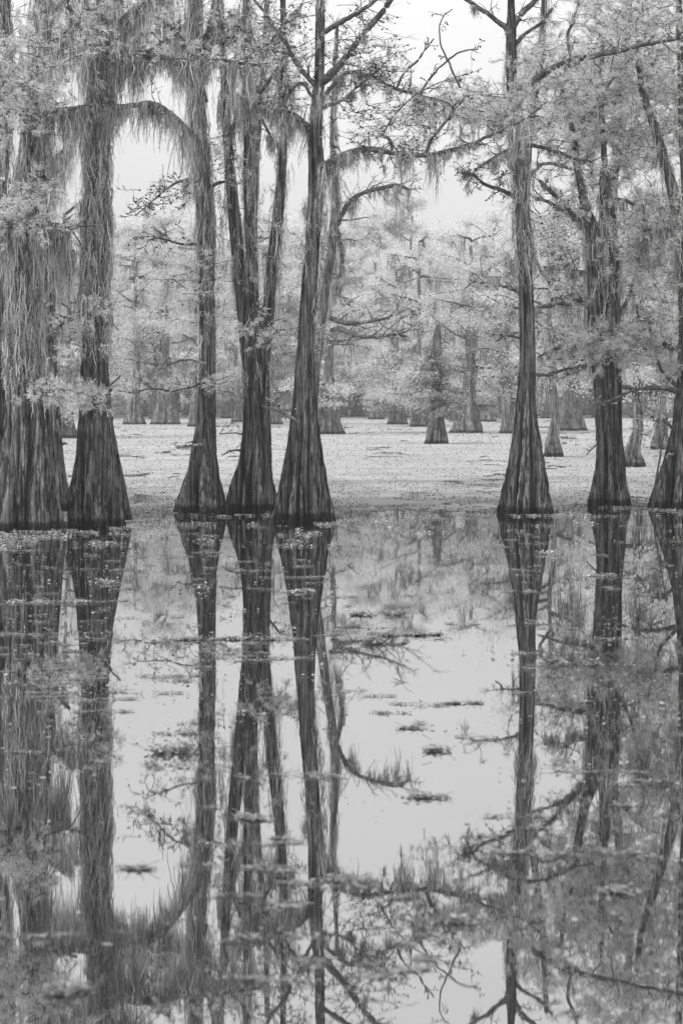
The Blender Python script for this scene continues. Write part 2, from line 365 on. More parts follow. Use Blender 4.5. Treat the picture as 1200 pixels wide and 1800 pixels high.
class Tree:
    def __init__(s, name, label, cat, px, row, seed, group=None, Y=None):
        s.Y = Y or depth(row); s.base = PT(px, row, s.Y); s.base[2] = 0
        s.rng = np.random.default_rng(seed)
        s.root = thing(name, label, cat, tuple(s.base), group)
        s.leaf = Geo(); s.twig = Geo(); s.cone = Geo(); s.tmoss = Geo()
        s.leafmat = M['leaf']; s.twigmat = M['twig']
    def trunk(s, pts, lab=None, flute=1.0, n=None, seg=192, m='bark', name='trunk', lobes=None, moss=None):
        """pts (px,row,hw[,dY]); moss = list of (row0,row1,strands,len px)"""
        n = n or int(abs(pts[0][1] - pts[-1][1]) / 5)
        C, R = px_path(pts, s.Y, n)
        g = Geo()
        if name == 'trunk':
            e = C[:1] + [[0, 0, -.35]]; C = np.vstack([e, C]); R = np.concatenate([R[:1] * 1.05, R])
        trunk_geo(g, C, R, s.rng, seg, flute * 1.35, lobes=lobes, strips=int(seg * n * .07))
        o = g.obj(name, M[m], s.root, s.base, smooth=True)
        if lab: o['label'] = lab
        for (r0, r1, cnt, ln) in (moss or []):
            s.trunk_moss(C, R, r0, r1, cnt, ln)
        return C, R
    def trunk_moss(s, C, R, r0, r1, cnt, ln, side=None):
        rng = s.rng; z0 = HC - (r1 - Y0) * s.Y / F; z1 = HC - (r0 - Y0) * s.Y / F
        nb = max(1, cnt // 9); zb = rng.uniform(z0, z1, nb); ab = rng.uniform(0, 6.28, nb)
        i = rng.integers(0, nb, cnt)
        z = zb[i] + rng.normal(0, .12, cnt); a = ab[i] + rng.normal(0, .16, cnt)
        o = np.argsort(C[:, 2]); cx = np.interp(z, C[o, 2], C[o, 0]); cyy = np.interp(z, C[o, 2], C[o, 1]); rr = np.interp(z, C[o, 2], R[o])
        rad = rr * 1.04 + rng.exponential(.035, cnt)
        O = np.stack([cx + np.cos(a) * rad, cyy + np.sin(a) * rad, z], -1)
        L = ln * s.Y / F * rng.uniform(.15, .9, nb)[i] * rng.uniform(.4, 1.1, cnt)
        strands(s.tmoss, O, L, rng.uniform(.008, .024, cnt), rng, 8, .08)
    def limb(s, pts, moss=None, twigs=0, tl=1.0, leafy=1.0, cones=.5, up=.25, droop=.02, lab=None, m='limb', twigmoss=0, sides=12):
        """a branch; moss=(strands, min px, max px)"""
        rng = s.rng; ln = sum(math.hypot(a[0] - b[0], a[1] - b[1]) for a, b in zip(pts, pts[1:]))
        n = max(14, int(ln / 7))
        C, R = px_path(pts, s.Y, n)
        wob = np.cumsum(rng.normal(0, .011, (n, 3)), 0); C = C + wob - np.linspace(0, 1, n)[:, None] * wob[-1]
        R = R * (1 + .07 * np.interp(np.arange(n), np.arange(0, n + 5, 4), rng.normal(0, 1, len(np.arange(0, n + 5, 4)))))
        g = Geo(); tubes(g, C[None], R[None], sides)
        o = g.obj('limb', M[m], s.root, s.base, smooth=True)
        if lab: o['label'] = lab
        if moss: s.hang(C, R, moss, o)
        if twigs:
            A, B = limb_twigs(C, rng, twigs, tl, droop, up)
            s.put_twigs(A, B, leafy, cones, twigmoss, R.max())
        return o, C, R
    def hang(s, C, R, moss, parent):
        rng = s.rng; cnt, l0, l1 = moss; nb = max(2, cnt // 11)
        Ob, _ = sample_curves(C[None], nb, rng, 0.02, 1); Ob = Ob[np.minimum(np.arange(nb), rng.integers(0, nb, nb) * 2 % nb)] + rng.normal(0, .03, (nb, 3)) * [1, 1, .2]
        xb = Ob[:, 0]; envl = .55 + .45 * np.sin(xb * 2.1 + s.base[0]) * np.sin(xb * 4.7 + 1)
        i = rng.integers(0, nb, cnt)
        O = Ob[i] + rng.normal(0, 1, (cnt, 3)) * [.05, .05, .012]
        L = (l0 + (l1 - l0) * np.clip(envl, .1, 1)[i] * (.15 + .95 * rng.uniform(0, 1, nb) ** 1.7)[i]) * rng.uniform(.35, 1.1, cnt) * s.Y / F
        g = Geo(); strands(g, O, L, rng.uniform(.008, .026, cnt), rng, 8, .10, conv=Ob[i] + rng.normal(0, .02, (cnt, 3)))
        mk = cnt * 2; j = rng.integers(0, nb, mk); dep = rng.exponential(.09, mk)
        Ok = Ob[j] + rng.normal(0, 1, (mk, 3)) * [.045, .045, .02] - dep[:, None] * [0, 0, 1]
        K = curves(Ok, rng.normal(0, 1, (mk, 3)) * [1, 1, .8] - [0, 0, .5], rng.uniform(.05, .15, mk), rng, 5, .7, .05)
        e = np.array([.5, .5, .5]) * rng.normal(0, .006, (mk, 1, 3)); V = np.stack([K - e, K + e], 2); ix = np.arange(mk * 10).reshape(mk, 5, 2)
        g.add(V, np.stack([ix[:, :-1, 0], ix[:, :-1, 1], ix[:, 1:, 1], ix[:, 1:, 0]], -1))
        g.obj('moss_curtain', M['moss'], parent, s.base)
    def put_twigs(s, A, B, leafy, cones, twigmoss, rmax=.03):
        rng = s.rng
        ra = np.linspace(1, .35, A.shape[1])[None] * rng.uniform(.006, .013, (len(A), 1)) * min(1.5, max(.7, rmax / .04))
        rb = np.linspace(1, .5, B.shape[1])[None] * rng.uniform(.0045, .0085, (len(B), 1))
        tubes(s.twig, A, ra, 4); tubes(s.twig, B, rb, 3)
        if leafy > 0:
            n = int(len(B) * 8 * leafy); O, T = sample_curves(B, n, rng, .1, 1)
            sprays(s.leaf, O, T + rng.normal(0, .5, (n, 3)), rng.uniform(.09, .22, n), rng, 16, .07, .0105)
        if cones > 0:
            n = int(len(B) * 1.6 * cones); O, T = sample_curves(B, n, rng, .3, 1); balls(s.cone, O - [0, 0, .018], rng.uniform(.013, .023, n))
        if twigmoss:
            n = int(twigmoss); O, T = sample_curves(A, n, rng, .1, 1)
            O = np.repeat(O, 8, 0) + rng.normal(0, .02, (n * 8, 3))
            L = np.repeat(rng.uniform(.15, .7, n), 8) * rng.uniform(.5, 1.1, n * 8)
            strands(s.tmoss, O, L, rng.uniform(.007, .02, n * 8), rng, 6, .06)
    def zone(s, px, row, rx, ry, n, tl=.9, leafy=1.0, cones=.4, d0=-2, d1=2, droop=.02, twigmoss=0, dirx=0):
        """boughs spread through an ellipsoid of the crown"""
        rng = s.rng; u = rng.normal(0, 1, (n, 3)); u = nrm(u) * rng.uniform(0, 1, (n, 1)) ** .45
        Yd = s.Y + (d0 + d1) / 2 + u[:, 1] * (d1 - d0) / 2
        O = PT(px + u[:, 0] * rx, row + u[:, 2] * ry, Yd)
        D = rng.normal(0, 1, (n, 3)) * [1, .9, .35] + [dirx, 0, .05]
        A = curves(O, D, rng.uniform(.5, 1.1, n) * tl, rng, 7, .2, droop)
        m2 = int(n * 3.5); O2, T2 = sample_curves(A, m2, rng, .05, 1)
        B = curves(O2, T2 * .8 + rng.normal(0, .6, (m2, 3)) * [1, 1, .6], rng.uniform(.2, .5, m2) * tl * .6, rng, 5, .22, droop)
        s.put_twigs(A, B, leafy, cones, twigmoss)
    def finish(s):
        s.twig.obj('twigs', s.twigmat, s.root, s.base)
        s.leaf.obj('foliage', s.leafmat, s.root, s.base)
        c = s.cone.obj('seed_cones', M['cone'], s.root, s.base)
        if c: c['kind'] = 'stuff'
        s.tmoss.obj('spanish_moss', M['moss'], s.root, s.base)

GN = None
# ---- T0, edge of frame
t = Tree('bald_cypress', 'mossy cypress cut by the left picture edge beside the broad fluted one', 'tree', -14, 925, 10)
t.trunk([(-14, 925, 42), (-12, 850, 32), (-8, 760, 24), (-6, 650, 19), (-4, 500, 17), (0, 300, 15), (6, 120, 13), (10, -60, 11), (12, -160, 9)], moss=[(-100, 640, 1500, 110)])
t.zone(-40, 120, 90, 220, 60, twigmoss=40); t.finish()
# ---- T1 broad fluted
t = Tree('bald_cypress', 'broadest cypress at far left, deeply fluted, a curtain of moss down to its foot', 'tree', 42, 932, 11)
t.trunk([(42, 932, 60), (41, 900, 57), (41, 860, 50), (42, 800, 43), (42, 750, 38), (42, 700, 34), (42, 600, 29), (44, 500, 25), (46, 350, 20), (54, 230, 15), (66, 120, 12), (76, 0, 10), (80, -150, 8)],
        lobes=5, flute=1.5, moss=[(-80, 600, 4200, 130), (560, 690, 700, 60)])
for pts, ms in [([(55, 230, 6), (95, 200, 4, -.4), (135, 190, 2.5, -.8)], (330, 40, 230)),
                ([(60, 170, 6), (20, 130, 4, -.5), (-20, 120, 3, -1)], (300, 30, 240)),
                ([(66, 110, 6), (110, 60, 4, -.6), (150, 50, 2, -1)], (380, 40, 190)),
                ([(48, 320, 5), (75, 312, 3, -.5), (80, 316, 2, -.6)], None),
                ([(50, 400, 6), (90, 395, 4, .5), (128, 405, 2, .8)], (420, 50, 190)),
                ([(45, 420, 5), (10, 390, 4, -.8), (-30, 390, 3, -1.2)], (300, 40, 220))]:
    t.limb(pts, ms, twigs=8, tl=.8, leafy=.7)
t.zone(20, 120, 70, 130, 70, 1.0, .8, .3, -3.2, -.6, twigmoss=30)
t.zone(30, 375, 70, 40, 40, .9, .8, .2, -2.5, -.5)
t.leafmat = M['leaf_bright']; t.finish()
# low bright boughs of the broad tree get their own sprig tree part
t = Tree('bald_cypress', 'slender mossy cypress standing behind the two broad left trunks', 'tree', 104, 899, 12)
t.trunk([(104, 899, 25), (101, 860, 20), (97, 800, 15), (94, 740, 13), (90, 680, 12), (86, 560, 11), (80, 450, 10), (74, 300, 9), (82, 100, 8), (90, -100, 7)], seg=80,
        moss=[(-50, 520, 900, 110), (540, 740, 260, 60)])
t.limb([(90, 600, 5), (108, 575, 4, -.4), (122, 560, 3, -.8)], (90, 20, 90), 5, .6, .4)
t.limb([(92, 480, 5), (112, 455, 4, .4), (130, 440, 3, .6)], (260, 40, 200), 5, .6, .4)
t.limb([(80, 300, 5), (108, 270, 4), (125, 255, 3)], (300, 40, 220), 5, .6, .4)
t.limb([(98, 690, 4), (75, 705, 3, -.5), (62, 760, 2.5, -.7), (58, 785, 1.6, -.8)], (10, 10, 40), 3, .4, .1, 0, m='bark_pale')
t.limb([(94, 790, 2.5), (104, 782, 2), (118, 779, 1.4)], None, 3, .3, 0, 0)
t.zone(95, 600, 45, 45, 26, .7, .7, .3, -1, 1, twigmoss=16)
t.finish()
# ---- T2
t = Tree('bald_cypress', 'thick moss-wrapped cypress second from left, splayed foot with a low lobe at right', 'tree', 170, 926, 13)
t.trunk([(170, 926, 50), (168, 890, 46), (168, 850, 40), (169, 800, 34), (168, 750, 30), (168, 700, 27), (167, 640, 24), (167, 500, 23), (169, 380, 21), (171, 300, 19), (174, 200, 20), (180, 110, 17), (186, 20, 13), (190, -150, 10)],
        lobes=6, flute=1.3, moss=[(-80, 560, 4300, 95), (520, 650, 500, 55)])
t.trunk([(206, 913, 27, 1.0), (203, 880, 24, 1.0), (196, 830, 20, .9), (188, 780, 17, .7), (180, 720, 14, .4), (174, 660, 10, .2)], name='buttress', seg=80)
t.limb([(186, 118, 8), (197, 107, 6, -.3), (225, 102, 6, -.5), (270, 102, 5.5, -.5), (330, 108, 5, -.3), (360, 102, 4, 0), (410, 108, 3.2), (460, 117, 2)], (1500, 30, 150), 18, .7, .4, .8,
       lab='long level limb draped with a fringe of moss')
t.limb([(190, 100, 6), (240, 97, 4), (272, 84, 4), (299, 64, 2.5)], (260, 20, 70), 10, .6, .5)
t.limb([(180, 120, 7), (150, 60, 5, -.5), (120, 10, 4, -.6)], (420, 40, 170), 10, .8, .6)
t.limb([(186, 60, 6), (230, 20, 5), (260, -20, 4)], (500, 40, 150), 12, .8, .6)
t.limb([(186, 10, 6), (120, -30, 5), (60, -60, 4)], (520, 60, 200), 12, .8, .6)
t.limb([(160, 690, 5), (148, 697, 5, -.4), (165, 690, 4, -.7), (195, 686, 3, -1)], None, 6, .5, .3, .4)
t.limb([(172, 700, 3), (184, 718, 2.5, -.5), (190, 733, 2, -.6)], None, 2, .3, 0, 0, m='bark_pale')
t.limb([(185, 730, 2), (192, 690, 2, -.3), (212, 660, 1.5, -.4)], None, 4, .4, 0, .3)
t.zone(110, 50, 120, 80, 34, 1.0, .6, .4, -2.5, 1, twigmoss=40)
t.zone(110, 693, 95, 9, 36, .5, .75, .1, -2.2, -1.0)
t.zone(160, 560, 60, 60, 20, .6, .5, .3, -1.6, -.6)
t.leafmat = M['leaf_bright']; t.finish()
# ---- T3
t = Tree('bald_cypress', 'straight cypress with a wide tapered foot, third from left, alone on the weed edge', 'tree', 352, 902, 14)
t.trunk([(351, 903, 53), (351, 885, 47), (353, 850, 37), (358, 800, 25), (362, 750, 18.5), (364, 700, 15), (365, 620, 13), (364, 500, 13), (361, 400, 14), (356, 320, 14), (350, 240, 13), (346, 160, 12), (344, 100, 10), (340, 20, 8), (338, -150, 7)],
        lobes=7, flute=1.3, moss=[(-60, 420, 1700, 130), (400, 640, 420, 60)])
t.limb([(350, 245, 4.5), (330, 225, 4.2, -1), (305, 201, 3.8, -2.2), (285, 190, 4.2, -3), (265, 183, 4, -3.6), (235, 186, 4.4, -4.4), (200, 187, 5, -5.2), (165, 183, 4.2, -5.6), (130, 188, 3.8, -5.8), (98, 192, 2.4, -6)], (1300, 15, 110), 14, .6, .3, .8,
       lab='arched limb reaching left in front of the neighbouring trunk')
t.limb([(344, 110, 8), (325, 75, 6), (300, 48, 4.5), (285, 30, 3)], (240, 30, 120), 8, .7, .4)
t.limb([(346, 100, 8), (368, 55, 6), (376, 0, 5), (380, -60, 4)], (300, 30, 140), 10, .8, .5)
t.limb([(350, 105, 8), (372, 78, 6, .3), (398, 60, 5, .5), (430, 30, 3, .8)], (200, 20, 100), 10, .7, .4)
t.limb([(362, 180, 5), (355, 130, 5), (392, 90, 5), (386, 30, 5), (383, -50, 4)], (240, 30, 130), 10, .7, .4)
t.limb([(366, 330, 3), (392, 321, 2.5), (402, 322, 1.5)], None, 6, .7, .2)
t.limb([(352, 430, 3), (320, 428, 2.2, -.5), (280, 418, 1.6, -1), (262, 422, 1, -1)], None, 14, .9, .1, 1.2)
t.limb([(350, 310, 3), (310, 320, 2.2, .5), (275, 345, 1.5, 1), (240, 378, 1, 1)], (60, 10, 60), 22, .8, .08, 1.6)
t.limb([(355, 640, 2), (325, 632, 1.6, .2), (290, 642, 1.3, .3), (240, 637, .8, .6)], None, 12, .7, .2, .6)
t.limb([(354, 672, 2.4), (330, 684, 2, -.6), (300, 690, 1.8, -1), (262, 685, 1.5, -1.1), (235, 692, 1.3, -1.2), (205, 686, .8, -1.3)], None, 16, .6, .35, .4)
t.limb([(360, 785, 3), (350, 783, 2.4, -.5), (322, 784, 1.6, -.8), (312, 789, 1, -.8)], None, 4, .3, 0, 0, m='bark_pale')
t.zone(350, 675, 60, 18, 18, .7, .6, .3, -1.4, .2)
t.zone(300, 345, 55, 35, 26, .7, .06, 1.6, -1, 1)
t.zone(395, 270, 30, 70, 22, .7, .15, 1.2, -1, 1, twigmoss=16)
t.zone(350, 500, 55, 70, 24, .8, .5, .5, -1.2, .6)
t.zone(410, 60, 70, 70, 50, .9, .35, .9, -1, 1, twigmoss=30)
t.leafmat = M['leaf_bright']; t.finish()
# ---- T4 forked
t = Tree('bald_cypress', 'forked cypress with three upright stems, its foot touching the leaning centre trunk', 'tree', 443, 899, 15)
t.trunk([(443, 899, 39), (443, 875, 37), (444, 840, 31), (448, 800, 26), (449, 750, 23), (450, 690, 22), (450, 640, 21), (447, 590, 16), (443, 520, 9), (440, 450, 8), (437, 350, 8), (436, 250, 7), (435, 100, 6), (432, -100, 5)],
        lobes=7, flute=1.3, moss=[(300, 660, 520, 80), (-50, 350, 500, 110)])
t.trunk([(440, 650, 13), (432, 580, 12), (424, 500, 11), (416, 420, 11), (408, 340, 10), (402, 270, 9), (397, 200, 8), (394, 120, 7), (386, 0, 6), (384, -100, 5)], name='fork', seg=64, flute=.7, moss=[(120, 500, 420, 90)])
t.trunk([(460, 660, 12), (466, 600, 11), (474, 520, 10), (482, 440, 9.5), (489, 370, 9), (496, 290, 7), (499, 200, 6), (498, 80, 5), (497, -100, 4)], name='fork', seg=64, flute=.7, moss=[(100, 560, 640, 100)])
t.limb([(436, 200, 4), (460, 160, 3), (500, 100, 2)], (100, 20, 90), 12, .8, .2, 1)
t.limb([(400, 250, 4), (420, 200, 3), (450, 150, 2)], (120, 20, 90), 12, .8, .2, 1)
t.limb([(496, 270, 3.5), (470, 230, 2.5), (455, 190, 2)], (120, 20, 90), 12, .8, .2, 1)
t.limb([(430, 560, 3), (450, 545, 2.4, -.4), (470, 540, 1.6)], None, 6, .5, .3)
t.limb([(455, 715, 3), (472, 716, 2.4, -.8), (490, 720, 2, -3.8), (500, 728, 1.4, -4.3)], None, 8, .5, .1, .3)
t.limb([(440, 770, 2), (420, 765, 1.6, .2), (385, 762, 1, .5)], None, 6, .5, .0, .2)
t.limb([(440, 800, 2), (415, 790, 1.6), (390, 800, 1, .3)], None, 5, .5, .0, .2)
t.zone(490, 580, 65, 26, 40, .65, .7, .2, -3.6, -1.4)
t.zone(450, 430, 60, 110, 26, .8, .4, .7, -1, 1, twigmoss=26)
t.zone(470, 130, 60, 130, 55, .9, .25, 1.0, -1, 2, twigmoss=30)
t.leafmat = M['leaf_bright']; t.finish()
# ---- T5 centre
t = Tree('bald_cypress', 'leaning centre cypress, tall dark trunk with a long arching limb reaching right', 'tree', 533, 915, 16)
t.trunk([(533, 915, 47), (532, 895, 45), (532, 860, 39), (533, 820, 33), (535, 780, 27), (536, 740, 22), (536, 700, 19), (536, 650, 16.5), (539, 600, 15), (543, 520, 14), (548, 440, 13.5), (553, 370, 15), (557, 310, 17), (555, 270, 14), (554, 230, 12), (559, 170, 10), (562, 120, 8), (563, 0, 7), (563, -150, 6)],
        lobes=9, flute=1.3, moss=[(-40, 240, 180, 60), (320, 560, 330, 80)])
t.trunk([(507, 903, 24, 1.2), (508, 870, 20, 1.1), (511, 830, 15, .9), (516, 780, 11, .7), (522, 720, 9, .4), (530, 660, 7, .2)], name='buttress', seg=80)
t.limb([(553, 303, 8), (572, 288, 7, -.3), (600, 275, 6, -.5), (640, 264, 5.6, -.6), (690, 270, 4.6, -.6), (745, 274, 4.2, -.6), (800, 265, 4, -.5), (850, 243, 3, -.3), (900, 220, 2.4, 0), (950, 190, 1.6, .3)], (900, 6, 110), 40, .7, .12, .9, up=.1,
       lab='long arching limb fringed with moss')
t.limb([(556, 300, 10), (575, 290, 7, -.2), (620, 268, 5, -.4)], (260, 20, 90), 4, .4, 0)
t.limb([(548, 236, 8), (530, 216, 6.5, -.3), (505, 200, 6, -.5), (480, 190, 5, -.6), (455, 180, 4.5, -.6), (430, 172, 3.5, -.6), (402, 168, 2.5, -.6)], (800, 10, 120), 12, .5, .1, .8)
t.limb([(565, 142, 8), (590, 125, 6.5, -.2), (612, 95, 6, -.3), (637, 62, 5.5, -.4), (660, 35, 5, -.4), (690, -5, 4.5, -.5), (720, -60, 4, -.5)], (60, 6, 40), 14, 1.0, .1, 1, up=.5)
t.limb([(568, 60, 5), (600, 40, 5, -.2), (635, 18, 4, -.3), (665, -5, 3, -.3)], None, 10, .8, .1, 1, up=.4)
t.limb([(553, 152, 5), (535, 135, 4.5), (515, 105, 4, .2), (495, 65, 3.2, .3), (470, 30, 2.6, .4), (440, -10, 2, .5)], (60, 6, 60), 16, .8, .1, 1)
t.limb([(548, 170, 3), (530, 145, 2.5), (508, 165, 2), (497, 195, 1.4)], None, 8, .5, .05, .8)
t.limb([(745, 275, 3.5, -.6), (757, 245, 3, -.7), (785, 212, 2.5, -.8), (800, 190, 2, -.8), (815, 172, 1.4, -.8)], None, 10, .6, .1, 1)
t.limb([(692, 268, 3, -.6), (688, 245, 2.4, -.6), (679, 236, 2, -.6), (696, 205, 1.6, -.5), (730, 170, 1.2, -.5), (800, 135, 1, -.4)], None, 12, .6, .05, 1.2)
t.limb([(693, 160, 2.4, 1), (715, 125, 2.2, 1), (740, 100, 1.8, 1), (762, 68, 1.2, 1)], None, 6, .5, 0, .8)
t.limb([(808, 155, 2, 1), (786, 108, 1.7, 1), (772, 72, 1.4, 1), (776, 32, 1.1, 1), (795, 16, .8, 1)], None, 5, .4, 0, .6)
t.limb([(735, 170, 2.6, 1), (760, 130, 2, 1), (800, 95, 1.6, 1), (840, 86, 1, 1)], None, 8, .6, 0, 1)
t.limb([(566, 190, 4), (600, 180, 3, .8), (640, 145, 2.2, 1.2), (670, 120, 1.4, 1.5)], (80, 10, 70), 16, .8, .1, 1.2, m='bark_pale')
t.limb([(566, 175, 4), (610, 130, 3.2, .8), (655, 138, 3, 1.1), (690, 155, 3, 1.2), (735, 168, 2.6, 1.2), (800, 185, 2, 1)], (380, 10, 90), 20, .8, .25, 1)
t.zone(640, 120, 75, 110, 95, 1.0, .10, 1.3, -1, 2, twigmoss=12)
t.zone(520, 60, 60, 80, 50, .9, .12, 1.2, -1, 1.5)
t.zone(710, 230, 90, 45, 70, .8, .25, 1.0, -1, 1.5, twigmoss=14)
t.finish()
# ---- T6 right
t = Tree('bald_cypress', 'tall slim cypress on the right with a broad bell-shaped foot standing by open water', 'tree', 923, 903, 17)
t.trunk([(923, 903, 51), (923, 890, 48), (923, 860, 42), (924, 825, 35), (924, 790, 29), (923, 750, 23), (923, 710, 18.5), (925, 660, 16), (926, 600, 14.5), (924, 520, 13.5), (922, 440, 13.5), (917, 360, 13), (912, 290, 12), (906, 220, 10.5), (900, 150, 9), (898, 90, 8.5), (898, 50, 8), (898, 0, 5), (898, -120, 4)],
        lobes=9, flute=1.3, moss=[(90, 300, 700, 60), (300, 470, 520, 70)])
t.limb([(896, 62, 8), (887, 46, 5.5), (868, 30, 4.5), (845, 14, 4), (815, -6, 3.4), (780, -40, 3)], (60, 10, 50), 6, .7, .1, .5)
t.limb([(900, 50, 6), (915, 25, 5), (940, 0, 4.4), (975, -40, 4)], None, 6, .7, .1, .5)
t.limb([(903, 80, 5), (920, 60, 3.5, .3), (950, 40, 3, .5), (970, 15, 2.4, .8)], None, 8, .7, .3, .5)
t.limb([(908, 158, 7, -.2), (925, 146, 6, -.5), (950, 130, 6, -.7), (985, 110, 6, -.9), (1010, 102, 6, -1), (1060, 92, 5, -1), (1110, 82, 4.2, -1), (1160, 72, 3.4, -1), (1210, 62, 2.6, -1)], (120, 5, 40), 34, .9, .5, .5,
       lab='thick bare limb sweeping up to the right edge')
t.limb([(1003, 100, 3, -1), (998, 65, 3, -1), (1010, 35, 2.2, -1), (1020, -10, 1.6, -1)], None, 6, .5, .4, .4)
t.limb([(925, 256, 4), (960, 262, 3.4), (1000, 275, 3, .3), (1040, 285, 2, .5)], (60, 5, 40), 14, .7, .5, .6)
t.limb([(905, 345, 4), (875, 332, 3.4), (850, 325, 3), (828, 308, 2.4), (810, 300, 1.6)], (50, 5, 40), 20, .6, .12, 1.4)
t.limb([(900, 262, 4), (870, 280, 3), (840, 300, 2), (820, 325, 1.2)], (120, 10, 50), 12, .6, .25, 1)
t.limb([(930, 310, 4), (960, 290, 3, .5), (1010, 300, 2, 1), (1080, 296, 1.5, 1)], None, 12, .6, .4, .6, m='bark_pale')
t.limb([(925, 520, 3), (880, 500, 2, .5), (830, 495, 1.2, 1)], None, 14, .8, .5, .5)
t.limb([(925, 600, 3), (890, 590, 2, .5), (870, 600, 1.2, 1)], None, 8, .6, .3, .3)
t.zone(830, 190, 110, 48, 100, .9, .75, .6, -2, 1.5, twigmoss=34)
t.zone(900, 215, 55, 45, 50, .7, 1.0, .4, -1.8, -.4, twigmoss=20)
t.zone(960, 130, 80, 70, 60, .9, .9, .4, -1.6, 1.6, twigmoss=14)
t.zone(855, 300, 45, 40, 16, .6, .2, 1.2, -1, 1)
t.finish()
# ---- T7
t = Tree('bald_cypress', 'double-stemmed mossy cypress second from the right edge, narrow foot dark at the waterline', 'tree', 1069, 889, 18)
t.trunk([(1069, 889, 38), (1069, 870, 35), (1070, 840, 29), (1070, 800, 25), (1068, 760, 23), (1066, 700, 23), (1064, 640, 24), (1058, 580, 22), (1051, 500, 18), (1046, 440, 17), (1038, 400, 13), (1027, 360, 8), (1018, 310, 6), (1010, 260, 5.5), (1000, 210, 5), (990, 170, 4), (985, 100, 3)],
        lobes=7, flute=1.3, moss=[(380, 640, 1100, 80), (180, 380, 160, 50)])
t.trunk([(1078, 660, 12), (1080, 580, 10), (1080, 500, 8), (1078, 440, 8), (1073, 380, 8), (1066, 330, 6), (1060, 260, 4.5), (1056, 180, 4), (1058, 80, 3)], name='fork', seg=48, flute=.6, moss=[(350, 520, 200, 60)])
t.trunk([(1060, 480, 7), (1058, 420, 6), (1057, 360, 4), (1056, 300, 3)], name='fork', seg=32, flute=.6, moss=[(320, 420, 120, 80)])
t.limb([(1040, 405, 6), (1012, 380, 5), (985, 350, 4.5), (960, 330, 4, -.2), (948, 318, 3)], (110, 5, 50), 14, .7, .2, .8)
t.limb([(1040, 410, 5), (1010, 388, 4), (980, 365, 3.5, .3), (935, 345, 2.6, .6)], (90, 5, 50), 14, .7, .2, .8)
t.limb([(1040, 525, 6), (1020, 528, 5), (985, 533, 3.6, -.3), (960, 540, 2.6), (935, 538, 1.6)], (160, 8, 60), 16, .7, .2, .8)
t.limb([(1045, 480, 5), (1010, 478, 4), (985, 465, 3), (955, 470, 2)], (330, 10, 70), 18, .7, .3, .8)
t.limb([(1045, 608, 5), (1010, 610, 4), (980, 615, 3.2, -.3), (945, 628, 2)], (120, 8, 60), 14, .7, .3, .8)
t.limb([(1050, 640, 4), (1020, 645, 3), (985, 653, 2.4, -.3), (945, 662, 1.4)], (60, 8, 50), 12, .7, .3, .8)
t.limb([(1080, 560, 4), (1105, 520, 3), (1125, 440, 2.4), (1130, 360, 1.6)], (160, 10, 90), 14, .8, .6, .5)
t.limb([(1010, 270, 3), (1040, 200, 2.6), (1080, 130, 2)], (60, 10, 60), 20, .9, .8, .5)
t.limb([(1070, 700, 2), (1062, 755, 1.6, -.8), (1030, 800, 1, -1)], None, 3, .4, 0, 0)
t.zone(1040, 200, 110, 130, 230, 1.0, 1.0, .5, -2, 3, twigmoss=40)
t.zone(1010, 330, 80, 50, 40, .8, .4, .9, -1, 1.5, twigmoss=10)
t.zone(1075, 608, 85, 30, 70, .7, 1.2, .3, -2, -.3, twigmoss=14)
t.zone(985, 590, 50, 70, 40, .7, .6, .6, -1, 1, twigmoss=14)
t.finish()
# ---- T8
t = Tree('bald_cypress', 'cypress leaning at the right edge of the picture with bare low branches reaching left', 'tree', 1184, 893, 19)
t.trunk([(1184, 893, 46), (1186, 870, 40), (1190, 830, 31), (1196, 780, 23), (1200, 730, 18), (1204, 660, 15), (1206, 580, 14), (1203, 480, 13), (1195, 400, 11), (1180, 330, 9), (1163, 270, 8), (1145, 210, 7), (1128, 160, 5), (1118, 80, 4)],
        lobes=7, flute=1.3, moss=[(200, 560, 700, 90)])
t.trunk([(1204, 460, 9), (1206, 360, 8), (1200, 250, 7), (1196, 120, 6), (1192, 0, 5), (1190, -80, 4)], name='fork', seg=48, flute=.6, moss=[(150, 420, 300, 80)])
t.limb([(1200, 690, 5), (1170, 684, 4.5, -.4), (1140, 683, 4, -.6), (1110, 688, 3, -.8), (1070, 704, 2, -1), (1042, 712, 1.4, -1)], None, 26, .5, .02, .3, droop=.06)
t.limb([(1198, 612, 5), (1180, 612, 4.5, -.3), (1166, 604, 4, -.5)], None, 3, .4, .3)
t.limb([(1200, 690, 4), (1160, 650, 3), (1145, 600, 2.6), (1138, 560, 2)], (60, 10, 50), 12, .6, .5)
t.limb([(1190, 760, 3), (1165, 742, 2.4, -.4), (1150, 740, 1.6, -.6)], None, 8, .4, .1)
t.limb([(1190, 420, 5), (1160, 400, 4), (1120, 410, 3)], (300, 20, 120), 10, .7, .7)
t.zone(1140, 150, 110, 160, 260, 1.0, 1.0, .4, -2, 3.5, twigmoss=30)
t.zone(1150, 430, 80, 120, 140, .9, .9, .4, -1.5, 2.5, twigmoss=50)
t.zone(1150, 590, 70, 60, 50, .8, .8, .4, -1, 2, twigmoss=14)
t.zone(1160, 760, 45, 50, 22, .5, .25, .3, -1, 1)
t.zone(1120, 20, 130, 80, 150, 1.0, 1.0, .4, -2, 3)
t.finish()

